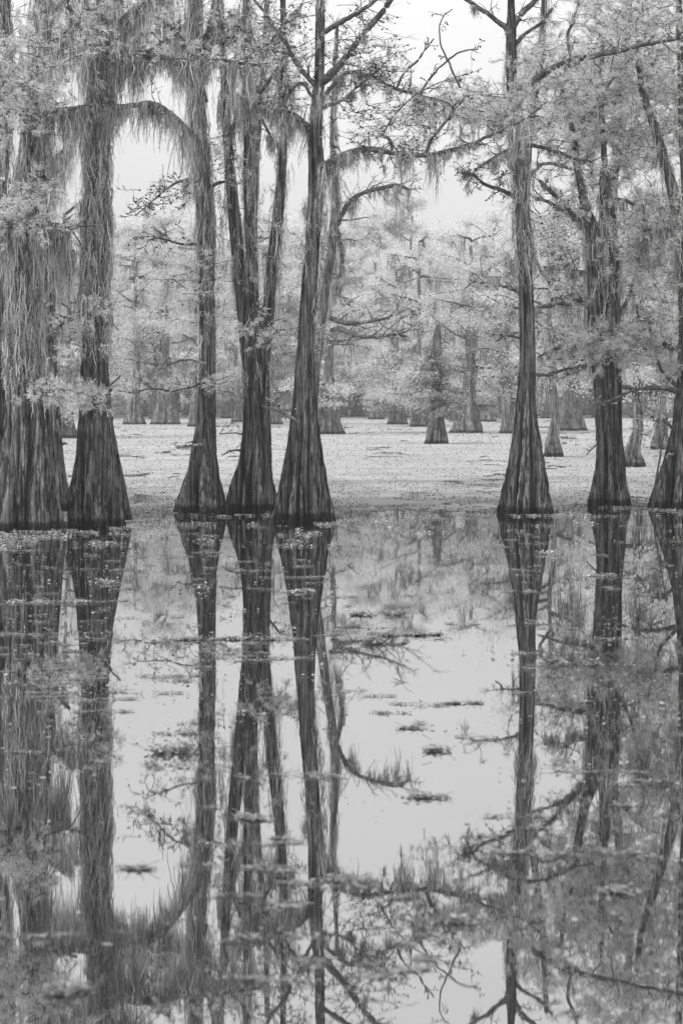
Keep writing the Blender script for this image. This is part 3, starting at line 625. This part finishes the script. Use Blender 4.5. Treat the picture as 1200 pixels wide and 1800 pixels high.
# ---- second row, trunks mostly hidden, crowns closing the top
def second(px, row, seed, lab, top, limbs, zones, mossn=500):
    t = Tree('bald_cypress', lab, 'tree', px, row, seed)
    k = [(px, row, 24), (px, row - 40, 17), (px, row - 110, 12), (px + 1, row - 250, 10)] + top
    t.trunk(k, seg=96, moss=[(-60, 420, mossn, 90)])
    for l in limbs: t.limb(l[0], l[1], 12, .9, l[2], .8)
    for z in zones: t.zone(*z[0], **z[1])
    t.finish()
second(168, 862, 60, 'mossy cypress whose crown shows behind the second trunk, its stem nearly hidden', [(166, 400, 9), (172, 200, 8), (206, 60, 6), (214, -100, 5)],
   [([(200, 90, 5), (250, 60, 4), (310, 50, 3), (350, 20, 2)], (700, 20, 130), .5), ([(205, 60, 5), (250, 10, 4), (320, -10, 3)], (700, 30, 150), .5),
    ([(172, 220, 4), (140, 205, 3), (112, 210, 2)], (300, 30, 130), .4), ([(180, 140, 4), (130, 90, 3), (90, 70, 2)], (400, 30, 160), .5)],
   [((270, 30, 110, 60, 70, 1.0, .7, .5, -2, 2), dict(twigmoss=50)), ((120, 60, 80, 70, 30, 1.0, .5, .3, -2, 2), dict(twigmoss=70))])
second(446, 856, 61, 'slender cypress standing directly behind the forked one, fine twiggy crown above it', [(444, 400, 8), (452, 240, 6), (466, 100, 5), (470, -80, 4)],
   [([(456, 200, 4), (480, 170, 3), (520, 150, 2)], (260, 20, 90), .2), ([(452, 240, 4), (425, 200, 3), (405, 150, 2)], (260, 20, 120), .2),
    ([(466, 100, 4), (430, 50, 3), (400, 20, 2)], (240, 20, 100), .2), ([(466, 90, 4), (500, 40, 3), (530, 10, 2)], (160, 20, 70), .2)],
   [((470, 120, 90, 130, 90, 1.0, .22, 1.1, -2, 3), dict(twigmoss=50)), ((420, 330, 60, 80, 30, .8, .25, .9, -2, 3), dict(twigmoss=16)), ((330, 60, 80, 70, 50, .9, .3, .8, -2, 3), dict(twigmoss=34))])
second(926, 850, 62, 'cypress behind the slim right trunk, only its feathery crown spreading above', [(924, 400, 8), (930, 240, 6), (950, 100, 5), (960, -80, 4)],
   [([(930, 240, 4), (975, 200, 3), (1020, 180, 2)], (120, 10, 60), .7), ([(930, 220, 4), (880, 180, 3), (820, 160, 2)], (120, 10, 60), .5)],
   [((1000, 130, 120, 120, 130, 1.0, .9, .5, -2, 3), dict(twigmoss=30)), ((800, 190, 110, 50, 50, .9, .5, .8, -2, 2), dict(twigmoss=20)), ((1000, 420, 70, 90, 60, .9, .4, .7, -2, 3), dict(twigmoss=24))], 200)
second(1071, 848, 63, 'cypress behind the double-stemmed one, its dense crown filling the upper right', [(1072, 400, 9), (1085, 240, 7), (1100, 100, 5), (1108, -80, 4)],
   [([(1080, 300, 4), (1120, 250, 3), (1160, 230, 2)], (200, 20, 90), .8), ([(1085, 240, 4), (1040, 200, 3), (1000, 190, 2)], (160, 20, 70), .8)],
   [((1120, 180, 120, 190, 230, 1.1, 1.0, .5, -2, 4), dict(twigmoss=50)), ((1130, 470, 80, 120, 100, 1.0, .8, .4, -2, 3), dict(twigmoss=50))], 400)

# drowned sapling leaning at the right foot
g = Geo(); Yq = depth(897); A, R = px_path([(1146, 897, 2), (1150, 858, 2), (1156, 820, 1.8), (1162, 785, 1.5), (1170, 735, 1)], Yq, 16)
tubes(g, A[None], R[None], 6)
r2 = np.random.default_rng(3); O, T = sample_curves(A[None], 16, r2, .3, 1)
tubes(g, curves(O, T + r2.normal(0, .7, (16, 3)), r2.uniform(.15, .45, 16), r2, 5, .2), np.full((16, 5), .005), 3)
b = PT(1146, 897, Yq); b[2] = 0
tag(g.obj('dead_sapling', M['twig'], origin=b), 'thin bare dead sapling leaning beside the rightmost trunk', 'dead sapling')

# ------------------------------------------------------------------ middle distance and far trees
def far_tree(seed, Hh, rb, spread, nleaf, leafsz, crown0=.25, moss=300, leafm='leaf_far', root=None, low=0):
    """builds parts at origin under root: trunk, limbs, foliage, moss"""
    rng = np.random.default_rng(seed)
    k = 40; z = np.linspace(-.3, Hh * .93, k); tt = np.clip(z / Hh, 0, 1)
    R = rb * (.27 + .73 * np.exp(-np.clip(z, 0, None) / (1.5 * rb + .5))) * (1 - .75 * tt) + .03
    dx = np.cumsum(rng.normal(0, .035, k)); dy = np.cumsum(rng.normal(0, .035, k)); dx -= dx[0]; dy -= dy[0]
    C = np.stack([dx, dy, z], -1)
    g = Geo(); trunk_geo(g, C, R, rng, 36, 1.1, lobes=7); g.obj('trunk', M['bark_far'], root, smooth=True)
    nl = 26; zi = rng.uniform(crown0, .97, nl) * Hh; zi.sort()
    O = np.stack([np.interp(zi, z, dx), np.interp(zi, z, dy), zi], -1)
    az = rng.uniform(0, 6.28, nl); sp = spread * np.interp(zi / Hh, [crown0, .5, .8, 1], [.8, 1, .95, .55]) * rng.uniform(.5, 1.1, nl)
    D = np.stack([np.cos(az), np.sin(az), rng.uniform(.05, .5, nl)], -1)
    A = curves(O, D, sp, rng, 7, .16, .02)
    g = Geo(); tubes(g, A, np.linspace(1, .25, 7)[None] * rng.uniform(.05, .11, (nl, 1)), 5)
    nb = nl * 6; O2, T2 = sample_curves(A, nb, rng, .25, 1)
    B = curves(O2, T2 + rng.normal(0, .6, (nb, 3)), rng.uniform(.5, 1.6, nb) * spread / 4, rng, 5, .2, 0)
    tubes(g, B, np.linspace(1, .4, 5)[None] * rng.uniform(.015, .035, (nb, 1)), 3)
    g.obj('limbs', M['twig'], root)
    # foliage clumps along small branches, flattened, with gaps
    g = Geo(); nc = nb + nl; cc = np.concatenate([B[:, 3], A[:, -1]])
    wgt = rng.uniform(.1, 1, nc) ** 1.6; wgt /= wgt.sum(); i = rng.choice(nc, nleaf, p=wgt)
    P = cc[i] + rng.normal(0, 1, (nleaf, 3)) * np.array([.55, .55, .2]) * (spread / 4) * rng.uniform(.5, 1.3, nc)[i][:, None]
    P[:, 2] = np.maximum(P[:, 2], .25)
    d = nrm(rng.normal(0, 1, (nleaf, 3)) * [1, 1, .5]); e = nrm(np.cross(d, rng.normal(0, 1, (nleaf, 3))))
    l = leafsz * rng.uniform(.5, 1.4, nleaf)[:, None]; ww = l * .32
    V = np.stack([P, P + d * l * .5 + e * ww, P + d * l, P + d * l * .5 - e * ww], 1)
    g.add(V, np.arange(nleaf * 4).reshape(-1, 4))
    g.obj('foliage', M[leafm], root)
    if moss:
        g = Geo(); nb2 = max(4, moss // 9); O3, _ = sample_curves(A, nb2, rng, .1, 1); i = rng.integers(0, nb2, moss)
        O4 = O3[i] + rng.normal(0, .12, (moss, 3)) * [1, 1, .2]
        L = rng.uniform(.5, 2.2, nb2)[i] * rng.uniform(.5, 1.1, moss)
        L = np.minimum(L, O4[:, 2] - .3)
        strands(g, O4, np.maximum(L, .1), rng.uniform(.03, .08, moss), rng, 5, .08)
        g.obj('spanish_moss', M['moss_far'], root)

# individually seen trees of the middle distance: (px, base row, half width px, height m, label)
mids = [
 (235, 746, 21, 17, 'pale far cypress nearest the left gap, seen between second and third trunks', 4.5),
 (291, 746, 27, 18, 'stout far cypress just left of the third trunk with a straight grey stem', 4.5),
 (340, 750, 14, 15, 'far cypress half hidden behind the third trunk', 4),
 (484, 746, 14, 17, 'far cypress glimpsed between forked tree and centre trunk', 4),
 (576, 763, 29, 16, 'large pale cypress with ribbed foot standing right behind the centre trunk', 4),
 (660, 737, 15, 16, 'small far cypress, leftmost in the open gap, beside the weed field', 4),
 (697, 746, 20, 15, 'cone-footed far cypress in the middle of the open gap', 4),
 (737, 750, 19, 16, 'far cypress just behind the leafy stump', 4),
 (820, 761, 29, 14, 'wide-footed cypress under bright leaves right of the leafy stump', 4.2),
 (856, 741, 15, 17, 'far cypress between the wide-footed one and the slim right trunk', 4.2),
 (893, 762, 16, 13, 'small dark cypress just left of the slim right trunk', 3.5),
 (972, 803, 17, 12, 'slender middle-distance cypress right of the bell-footed trunk', 3),
 (1003, 757, 28, 16, 'broad low-footed far cypress between the two right trunks', 4.2),
 (1112, 821, 20, 11, 'ragged middle-distance cypress behind the double-stemmed tree', 2.8),
 (1160, 790, 18, 13, 'middle-distance cypress behind the right edge trunk', 3),
 (420, 742, 14, 17, 'far cypress seen between third and fourth trunks', 4),
 (120, 770, 18, 15, 'middle-distance cypress hidden behind the left cluster of trunks', 4),
]
for i, (px, row, hw, hh, lab, sp) in enumerate(mids):
    Y = depth(row); b = PT(px, row, Y); b[2] = 0
    r = thing('bald_cypress', lab, 'tree', tuple(b))
    far_tree(100 + i, hh, hw * Y / F, sp, int(24000 if row < 790 else 18000), .125 if row < 790 else .085, ([.11, .24][row > 790] if i > 2 else .34), 500, root=r)

# leafy stump tree at (765,780)
Y = depth(780); b = PT(763, 780, Y); b[2] = 0; rng = np.random.default_rng(77)
r = thing('cypress_stump', 'broken-topped cypress stump wrapped in leafy vines out in the weed field', 'tree stump', tuple(b))
C, R = px_path([(763, 780, 23), (764, 760, 19), (765, 735, 15), (767, 700, 11), (767, 660, 9.5), (766, 620, 9), (768, 585, 6), (770, 572, 3)], Y, 40)
C = np.vstack([C[:1] - [0, 0, .3], C]); R = np.r_[R[:1], R]
g = Geo(); trunk_geo(g, C, R, rng, 64, 1.6); g.obj('trunk', M['bark'], r, b, smooth=True)
g = Geo(); n = 24000; cc = PT(np.r_[rng.normal(767, 13, 22), rng.uniform(728, 808, 22)], np.r_[rng.uniform(610, 735, 22), rng.uniform(655, 735, 22)], Y + rng.uniform(-1, 1, 44))
i = rng.integers(0, 44, n); P = cc[i] + rng.normal(0, 1, (n, 3)) * [.19, .2, .12] * rng.uniform(.4, 1.3, 44)[i][:, None]
d = nrm(rng.normal(0, 1, (n, 3))); e = nrm(np.cross(d, rng.normal(0, 1, (n, 3)))); l = rng.uniform(.06, .14, n)[:, None]
g.add(np.stack([P, P + d * l * .5 + e * l * .3, P + d * l, P + d * l * .5 - e * l * .3], 1), np.arange(n * 4).reshape(-1, 4))
g.obj('vine_leaves', M['vine'], r, b)
g = Geo(); O, T = sample_curves(C[None], 60, rng, .35, 1)
A = curves(O, rng.normal(0, 1, (60, 3)) + [0, 0, .3], rng.uniform(.4, 1.3, 60), rng, 6, .3, .03); tubes(g, A, np.full((60, 6), .015), 4)
g.obj('vine_stems', M['twig'], r, b)

# two dark snag limbs behind the centre tree
t = Tree('bald_cypress', 'mossy leaning cypress top behind the centre trunk, with low dark limbs to its right', 'tree', 543, 853, 40)
t.trunk([(543, 853, 20), (543, 810, 15), (546, 740, 11), (554, 650, 9), (566, 560, 8), (578, 470, 7.5), (584, 430, 7), (588, 385, 7), (590, 330, 6), (585, 250, 5), (588, 150, 4), (592, 40, 3)], seg=48, m='bark_far', moss=[(100, 620, 900, 70)])
t.limb([(588, 400, 5), (600, 380, 4.5), (616, 352, 4), (645, 336, 3), (675, 331, 2.2), (708, 326, 1.2)], (220, 10, 100), 20, 1.2, .1, .8)
t.limb([(585, 580, 5), (600, 577, 4, -1), (625, 588, 4, -2), (660, 592, 3.6, -3), (690, 587, 3, -3), (715, 592, 2, -3)], (160, 5, 50), 16, 1.6, .3, .2)
t.limb([(583, 560, 5), (610, 570, 4, -1), (650, 568, 3, -2), (690, 555, 2, -2), (712, 545, 1.5, -2)], None, 16, 1.4, .2, .2)
t.limb([(590, 400, 5), (600, 450, 3), (590, 520, 2)], (260, 30, 90), 8, 1.2, .2, .2)
t.limb([(640, 338, 4), (690, 325, 3), (714, 330, 3), (722, 334, 2)], (80, 10, 80), 10, 1.0, .1, .4)
t.finish()

# far treeline: five kinds copied
def copy_tree(root):
    c = root.copy(); COL.objects.link(c)
    for ch in root.children:
        d = ch.copy(); COL.objects.link(d); d.parent = c
    return c
protos = []
LB = ['tall round-crowned far cypress in the pale treeline', 'ragged open-crowned far cypress in the pale treeline', 'dense bright-leaved far cypress in the pale treeline',
      'narrow mossy far cypress in the pale treeline', 'low spreading far cypress along the foot of the treeline']
for i, (hh, sp, nl, c0) in enumerate([(23.5, 6, 56000, .11), (23, 5.5, 46000, .14), (22, 6.5, 60000, .08), (23.5, 5, 46000, .12), (12, 6.5, 56000, .03)]):
    r = thing('bald_cypress', LB[i], 'tree', (0, 0, 0), 'far cypresses of the pale treeline: ' + LB[i].split(' far')[0])
    far_tree(200 + i, hh, .85, sp, nl, .19, c0, 420, root=r); protos.append(r)
rng = np.random.default_rng(42); used = set(); spots = []
for k, (ya, n) in enumerate([(216, 15), (230, 20), (246, 22), (266, 23), (288, 24)]):
    wd = ya * 1200 / F * .5 + 14
    for j in range(n):
        x = -wd + 2 * wd * (j + .5) / n + rng.normal(0, 1.5); y = ya + rng.normal(0, 5)
        ty = rng.integers(0, 4) if k != 2 else rng.choice([4, 0, 2, 4])
        spots.append((x, y, int(ty), rng.uniform(.82, 1.08) * (.9 if k == 0 else 1)))
for (x, y, ty, s) in spots:
    # keep the far gap in the middle a little lower, as in the photograph
    o = protos[ty] if ty not in used else copy_tree(protos[ty]); used.add(ty)
    o.location = (x, y, 0); o.rotation_euler = (0, 0, rng.uniform(0, 6.28)); o.scale = (s, s, s * rng.uniform(.92, 1.06))
for i, p in enumerate(protos):
    if i not in used: p.location = (40, 250, 0)

# the wood beyond reads as one mass
rng = np.random.default_rng(9); g = Geo(); n = 240000
X = rng.uniform(-75, 75, n); Yw = 305 + rng.uniform(0, 30, n); top = 22 + 2.5 * np.sin(X * .21 + 1) + 1.5 * np.sin(X * .57)
P = np.stack([X, Yw, .3 + top * rng.uniform(0, 1, n) ** .8 + rng.normal(0, .5, n)], -1)
ce = rng.uniform(0, 1, (3000, 3)) * [150, 30, 1] + [-75, 305, 0]; ce[:, 2] = 1 + (27.5 + 1.2 * np.sin(ce[:, 0] * .21 + 1) + .7 * np.sin(ce[:, 0] * .83)) * ce[:, 2] ** .8
i = rng.integers(0, 3000, n); P = ce[i] + rng.normal(0, 1, (n, 3)) * [1.3, 1.3, .8]; P[:, 2] = np.maximum(P[:, 2], .2)
d = nrm(rng.normal(0, 1, (n, 3))); e = nrm(np.cross(d, rng.normal(0, 1, (n, 3)))); l = rng.uniform(.25, .6, n)[:, None]
g.add(np.stack([P, P + d * l * .5 + e * l * .3, P + d * l, P + d * l * .5 - e * l * .3], 1), np.arange(n * 4).reshape(-1, 4))
O = np.stack([rng.uniform(-75, 75, 260), 304 + rng.uniform(0, 30, 260), 0 * rng.uniform(0, 1, 260)], -1)
A = curves(O, np.tile([0, 0, 1.], (260, 1)), rng.uniform(15, 24, 260), rng, 8, .04); tubes(g, A, np.linspace(1, .3, 8)[None] * rng.uniform(.15, .4, (260, 1)), 6)
tag(g.obj('far_wood', M['leaf_far']), 'misty far wood closing off the lake behind the treeline', 'wood', kind='stuff')

# ------------------------------------------------------------------ floating weed carpet
rng = np.random.default_rng(21)
EX = [-600, 0, 60, 110, 180, 240, 300, 400, 470, 500, 580, 620, 700, 780, 870, 980, 1030, 1110, 1200, 1800]
ER = [932, 934, 934, 932, 930, 912, 908, 906, 905, 921, 920, 908, 905, 902, 906, 905, 892, 893, 898, 898]
def edge_row(px): return np.interp(px, EX, ER)
def vnoise(x, y, seed):
    r = np.random.default_rng(seed); tb = r.uniform(0, 1, (64, 64)); xi = np.floor(x).astype(int); yi = np.floor(y).astype(int)
    fx = x - xi; fy = y - yi; fx = fx * fx * (3 - 2 * fx); fy = fy * fy * (3 - 2 * fy)
    a = tb[xi % 64, yi % 64]; b = tb[(xi + 1) % 64, yi % 64]; c = tb[xi % 64, (yi + 1) % 64]; d = tb[(xi + 1) % 64, (yi + 1) % 64]
    return (a * (1 - fx) + b * fx) * (1 - fy) + (c * (1 - fx) + d * fx) * fy
def open_water(X, Y):
    """1 where weed leaves the water open"""
    n = .5 * vnoise(X * .5, Y * .14, 1) + .3 * vnoise(X * 1.4, Y * .5, 2) + .2 * vnoise(X * 4, Y * 1.6, 3)
    px = CX + X * F / Y; row = Y0 + HC * F / Y
    lim = .72 - .14 * np.exp(-((px - 300) / 70) ** 2 - ((row - 790) / 9) ** 2) * 2 - .28 * np.clip((row - (edge_row(px) - 26)) / 32 - .05 * (row > 800), 0, 1.2)
    return n > lim
g = Geo()
rows = np.concatenate([np.arange(720.5, 760, 1.0), np.arange(760, 940, 1.0)]); cols = np.arange(-320, 1540, 4.0)
RR, CCp = np.meshgrid(rows, cols, indexing='ij'); YY = F * HC / (RR - Y0); XX = (CCp - CX) * YY / F
ZZ = .003 + .004 * vnoise(XX * 3, YY * 3, 5)
idx = np.arange(RR.size).reshape(RR.shape)
q = np.stack([idx[:-1, :-1], idx[1:, :-1], idx[1:, 1:], idx[:-1, 1:]], -1)
rc = (RR[:-1, :-1] + .5); pc = CCp[:-1, :-1] + 2
keep = ~open_water(XX[:-1, :-1], YY[:-1, :-1]) & (rc < edge_row(pc) - 3 - 4 + 14 * (vnoise(XX[:-1, :-1] * 1.2, YY[:-1, :-1]*.7, 8) - .5) + 16 * (vnoise(XX[:-1, :-1] * 6, YY[:-1, :-1]*3, 9) - .5))
qq = q[keep]; u, inv = np.unique(qq, return_inverse=True)
g.add(np.stack([XX, YY, ZZ], -1).reshape(-1, 3)[u], inv.reshape(-1, 4))
def leaf_scatter(g, X, Y, sz, rng, up=.4):
    n = len(X); z = rng.uniform(.004, .02, n) + sz * .25
    P = np.stack([X, Y, z], -1); d = nrm(rng.normal(0, 1, (n, 3)) * [1, 1, up]); e = nrm(np.cross(d, rng.normal(0, 1, (n, 3)) * [.3, .3, 1]))
    l = sz[:, None]; V = np.stack([P - d * l * .5, P + e * l * .35, P + d * l * .5, P - e * l * .35], 1); V[..., 2] = np.maximum(V[..., 2], .003)
    g.add(V, np.arange(n * 4).reshape(-1, 4))
n = 150000; px = rng.uniform(-250, 1450, n); row = 722 + (rng.uniform(0, 1, n) ** .8) * 222
Yp = F * HC / (row - Y0); Xp = (px - CX) * Yp / F
ed = edge_row(px); ok = ~open_water(Xp, Yp) & (row < ed + rng.exponential(4, n) - 2)
clump = vnoise(Xp * 2.2, Yp * .9, 12) > .35; ok &= clump
tag(g.obj('floating_weed', M['carpet']), 'pale carpet of floating weed covering the lake behind the front trees', 'weed carpet', kind='stuff')

g = Geo(); leaf_scatter(g, Xp[ok], Yp[ok], (rng.uniform(.5, 1.6, n) * np.maximum(.04, Yp / F * 2.0))[ok], rng, .8)
tag(g.obj('weed_leaves', M['weed']), 'countless small leaves standing up from the pale floating carpet', 'weed leaves', kind='stuff')
# weed fringe: drifting specks in front of the carpet
g = Geo(); n = 46000; px = rng.uniform(-100, 1300, n); off = rng.exponential(16, n)
row = edge_row(px) + off; Yp = F * HC / (row - Y0); Xp = (px - CX) * Yp / F
nn = vnoise(Xp * 1.1, Yp * 1.2 , 31) * .6 + vnoise(Xp * 5 + Yp, Yp * 1.4, 32) * .4
dens = np.interp(off, [0, 8, 40, 120], [.50, .60, .72, .80]) - .10 * (px < 260)
ok = nn > dens
leaf_scatter(g, Xp[ok], Yp[ok], np.exp(rng.normal(-3.6, .45, ok.sum())), rng, .3)
tag(g.obj('drifting_weed', M['fringe']), 'loose fringe of weed specks drifting off the carpet edge', 'weed', kind='stuff')

# single leaves adrift over the mirror
rng = np.random.default_rng(55); g = Geo(); n = 16000; px = rng.uniform(-150, 1350, n); row = 925 + rng.exponential(170, n); ok = row < 1790
px = px[ok]; row = row[ok]; Yp = F * HC / (row - Y0); Xp = (px - CX) * Yp / F
nn = .6 * vnoise(Xp * 1.3 + 7, Yp * 2.2, 41) + .4 * vnoise(Xp * 4, Yp * 7, 42)
ok = nn > .60 + .16 * np.exp(-((px - 740) / 130) ** 2) - .06 * (px < 330) + .05 * (row > 1300)
leaf_scatter(g, Xp[ok], Yp[ok], np.exp(rng.normal(-3.55, .4, ok.sum())), rng, .12)
tag(g.obj('leaf_litter', M['float']), 'single fallen leaves strewn over the still water', 'leaf litter', kind='stuff')

# ------------------------------------------------------------------ drifting rafts
def raft_mesh(seed, ln, wd, leaves, lsz, up=.3):
    r = np.random.default_rng(seed); g = Geo()
    ncl = max(2, int(ln / .12)); cx = r.uniform(-.5, .5, ncl) * ln; cyy = r.normal(0, .2, ncl) * wd
    i = r.integers(0, ncl, leaves); x = cx[i] + r.normal(0, .05, leaves); y = cyy[i] + r.normal(0, .3, leaves) * wd
    k = 6; a = np.arange(k) * 2 * math.pi / k
    sz = r.uniform(.5, 1.3, leaves) * lsz; z = .005 + r.exponential(.012, leaves) * up * 3
    nr = nrm(r.normal(0, 1, (leaves, 3)) * [up, up, .2] + [0, 0, 1]); A = nrm(np.cross(nr, r.normal(0, 1, (leaves, 3)))); B = np.cross(nr, A)
    P = np.stack([x, y, z], -1)
    V = P[:, None] + sz[:, None, None] * (A[:, None] * np.cos(a)[:, None] + .65 * B[:, None] * np.sin(a)[:, None]); V[..., 2] = np.maximum(V[..., 2], .003)
    b = (np.arange(leaves) * k)[:, None]
    g.add(V, np.concatenate([b + [0, 1, 2, 3], b + [0, 3, 4, 5]]))
    m = max(2, leaves // 16); O = P[:m] + 0; st = curves(O, np.c_[r.normal(0, 1, (m, 2)), r.uniform(0, .25, m)], r.uniform(.04, .16, m), r, 4, .2)
    st[..., 2] = np.maximum(st[..., 2], .004); tubes(g, st, np.full((m, 4), .0025), 3)
    return g
# large rafts, each told apart by where it drifts: (px,row,len px, wid m, label)
big = [
 (310, 1322, 120, .26, 'largest raft of drifting leaves, in the middle of the left foreground', 1.3),
 (655, 1081, 90, .30, 'long thin raft of leaves right of the centre reflection', .6),
 (712, 1117, 110, .22, 'thin line of leaves drifting on the bright water below the gap', .4),
 (770, 1320, 40, .16, 'small dark clump of leaves alone on the bright water', .8),
 (735, 1402, 70, .14, 'thin dark raft of leaves low on the bright centre water', .4),
 (230, 1528, 64, .12, 'thin dark raft on the bright strip at lower left', .3),
 (470, 1437, 80, .24, 'blurred raft of leaves crossing the lower forked reflection', .5),
 (790, 1620, 95, .16, 'blurred raft of leaves near the lower right limb reflection', .5),
 (180, 1025, 60, .35, 'pale tuft of weed on the second trunk reflection', .7),
 (366, 1036, 30, .3, 'star-shaped floating sprig on the third trunk reflection', .9),
 (355, 952, 26, .25, 'upright pale sprig by the foot of the third trunk reflection', 1.4),
 (968, 974, 44, .35, 'pale bunch of floating leaves on the bell-footed trunk reflection', .8),
 (1070, 1013, 60, .3, 'thin pale weed line across the double-stemmed tree reflection', .6),
 (420, 1124, 200, .22, 'long weed string crossing the third and forked reflections', .4),
 (640, 1131, 60, .3, 'dark-tipped sprig raft on bright water', 1.2),
 (520, 1040, 60, .3, 'pale raft on the centre trunk reflection', .6),
 (80, 1058, 130, .4, 'long pale weed string on the far left reflection', .5),
 (810, 1237, 60, .15, 'low thin raft on bright water left of the slim reflection', .3),
 (1050, 1570, 110, .2, 'blurred raft in the dark tangle at lower right', .5),
 (1000, 1168, 110, .3, 'weed string just right of the slim trunk reflection', .7),
 (90, 1745, 120, .2, 'blurred pale raft in the lower left corner', .5),
 (710, 1280, 40, .1, 'very thin short raft centred on the bright water', .3),
]
for i, (px, row, lp, wd, lab, up) in enumerate(big):
    Y = depth(row); b = PT(px, row, Y); b[2] = 0; ln = lp * Y / F
    g = raft_mesh(300 + i, ln, wd * .6, int(60 + 420 * ln), .018 if row > 1200 else .026, up * .5)
    o = g.obj('leaf_raft', M['float'] if row > 1060 else M['fringe']); o.location = b; tag(o, lab, 'leaf raft', 'large rafts of drifting leaves')
P0 = []
for i in range(10):
    ln = [.12, .2, .3, .45, .6, .35, .16, .25, .5, .8][i]
    o = raft_mesh(400 + i, ln, [.08, .12, .16, .14, .2, .3, .1, .22, .12, .16][i], int(26 + 170 * ln), .017, .15).obj('weed_patch', M['float'])
    P0.append(o)
rng = np.random.default_rng(88); cnt = 0
def place(px, row):
    global cnt
    k = cnt % 10; o = P0[k] if cnt < 10 else P0[k].copy()
    if cnt >= 10: COL.objects.link(o)
    b = PT(px, row, depth(row)); o.location = (b[0], b[1], 0); o.rotation_euler = (0, 0, rng.choice([0, math.pi]) + rng.normal(0, .25)); s = rng.uniform(.55, 1.25); o.scale = (s, s * rng.uniform(.3, .8), 1)
    nm, lab = (('near', 'small flat patch of leaves adrift on the blurred foreground water') if row > 1280 else
               ('mid', 'small flat patch of weed on the mirror between the weed edge and the foreground') if row > 1060 else
               ('edge', 'little weed patch drifting close to the front trunks'))
    tag(o, lab, 'weed patch', 'small weed patches, ' + nm); cnt += 1
def cloudy(n, px, row, rx, ry):
    for _ in range(n): place(px + rng.normal(0, rx), min(1790, max(925, row + rng.normal(0, ry))))
cloudy(46, 100, 1150, 90, 60); cloudy(22, 80, 1010, 60, 45); cloudy(24, 400, 1130, 110, 40); cloudy(22, 500, 1010, 60, 45)
cloudy(16, 700, 1090, 90, 30); cloudy(18, 1000, 1160, 100, 40); cloudy(16, 1080, 1020, 70, 50); cloudy(12, 920, 980, 30, 40)
cloudy(14, 200, 1000, 60, 50); cloudy(14, 360, 990, 40, 40); cloudy(12, 250, 1300, 150, 60); cloudy(12, 1080, 1380, 90, 80)
cloudy(8, 450, 1480, 100, 60); cloudy(7, 650, 1620, 200, 60); cloudy(7, 300, 1700, 200, 50); cloudy(8, 900, 1560, 150, 90)
cloudy(6, 700, 1230, 60, 30)
print('rafts', cnt, 'tris ~', sum(len(m.polygons) for m in bpy.data.meshes))
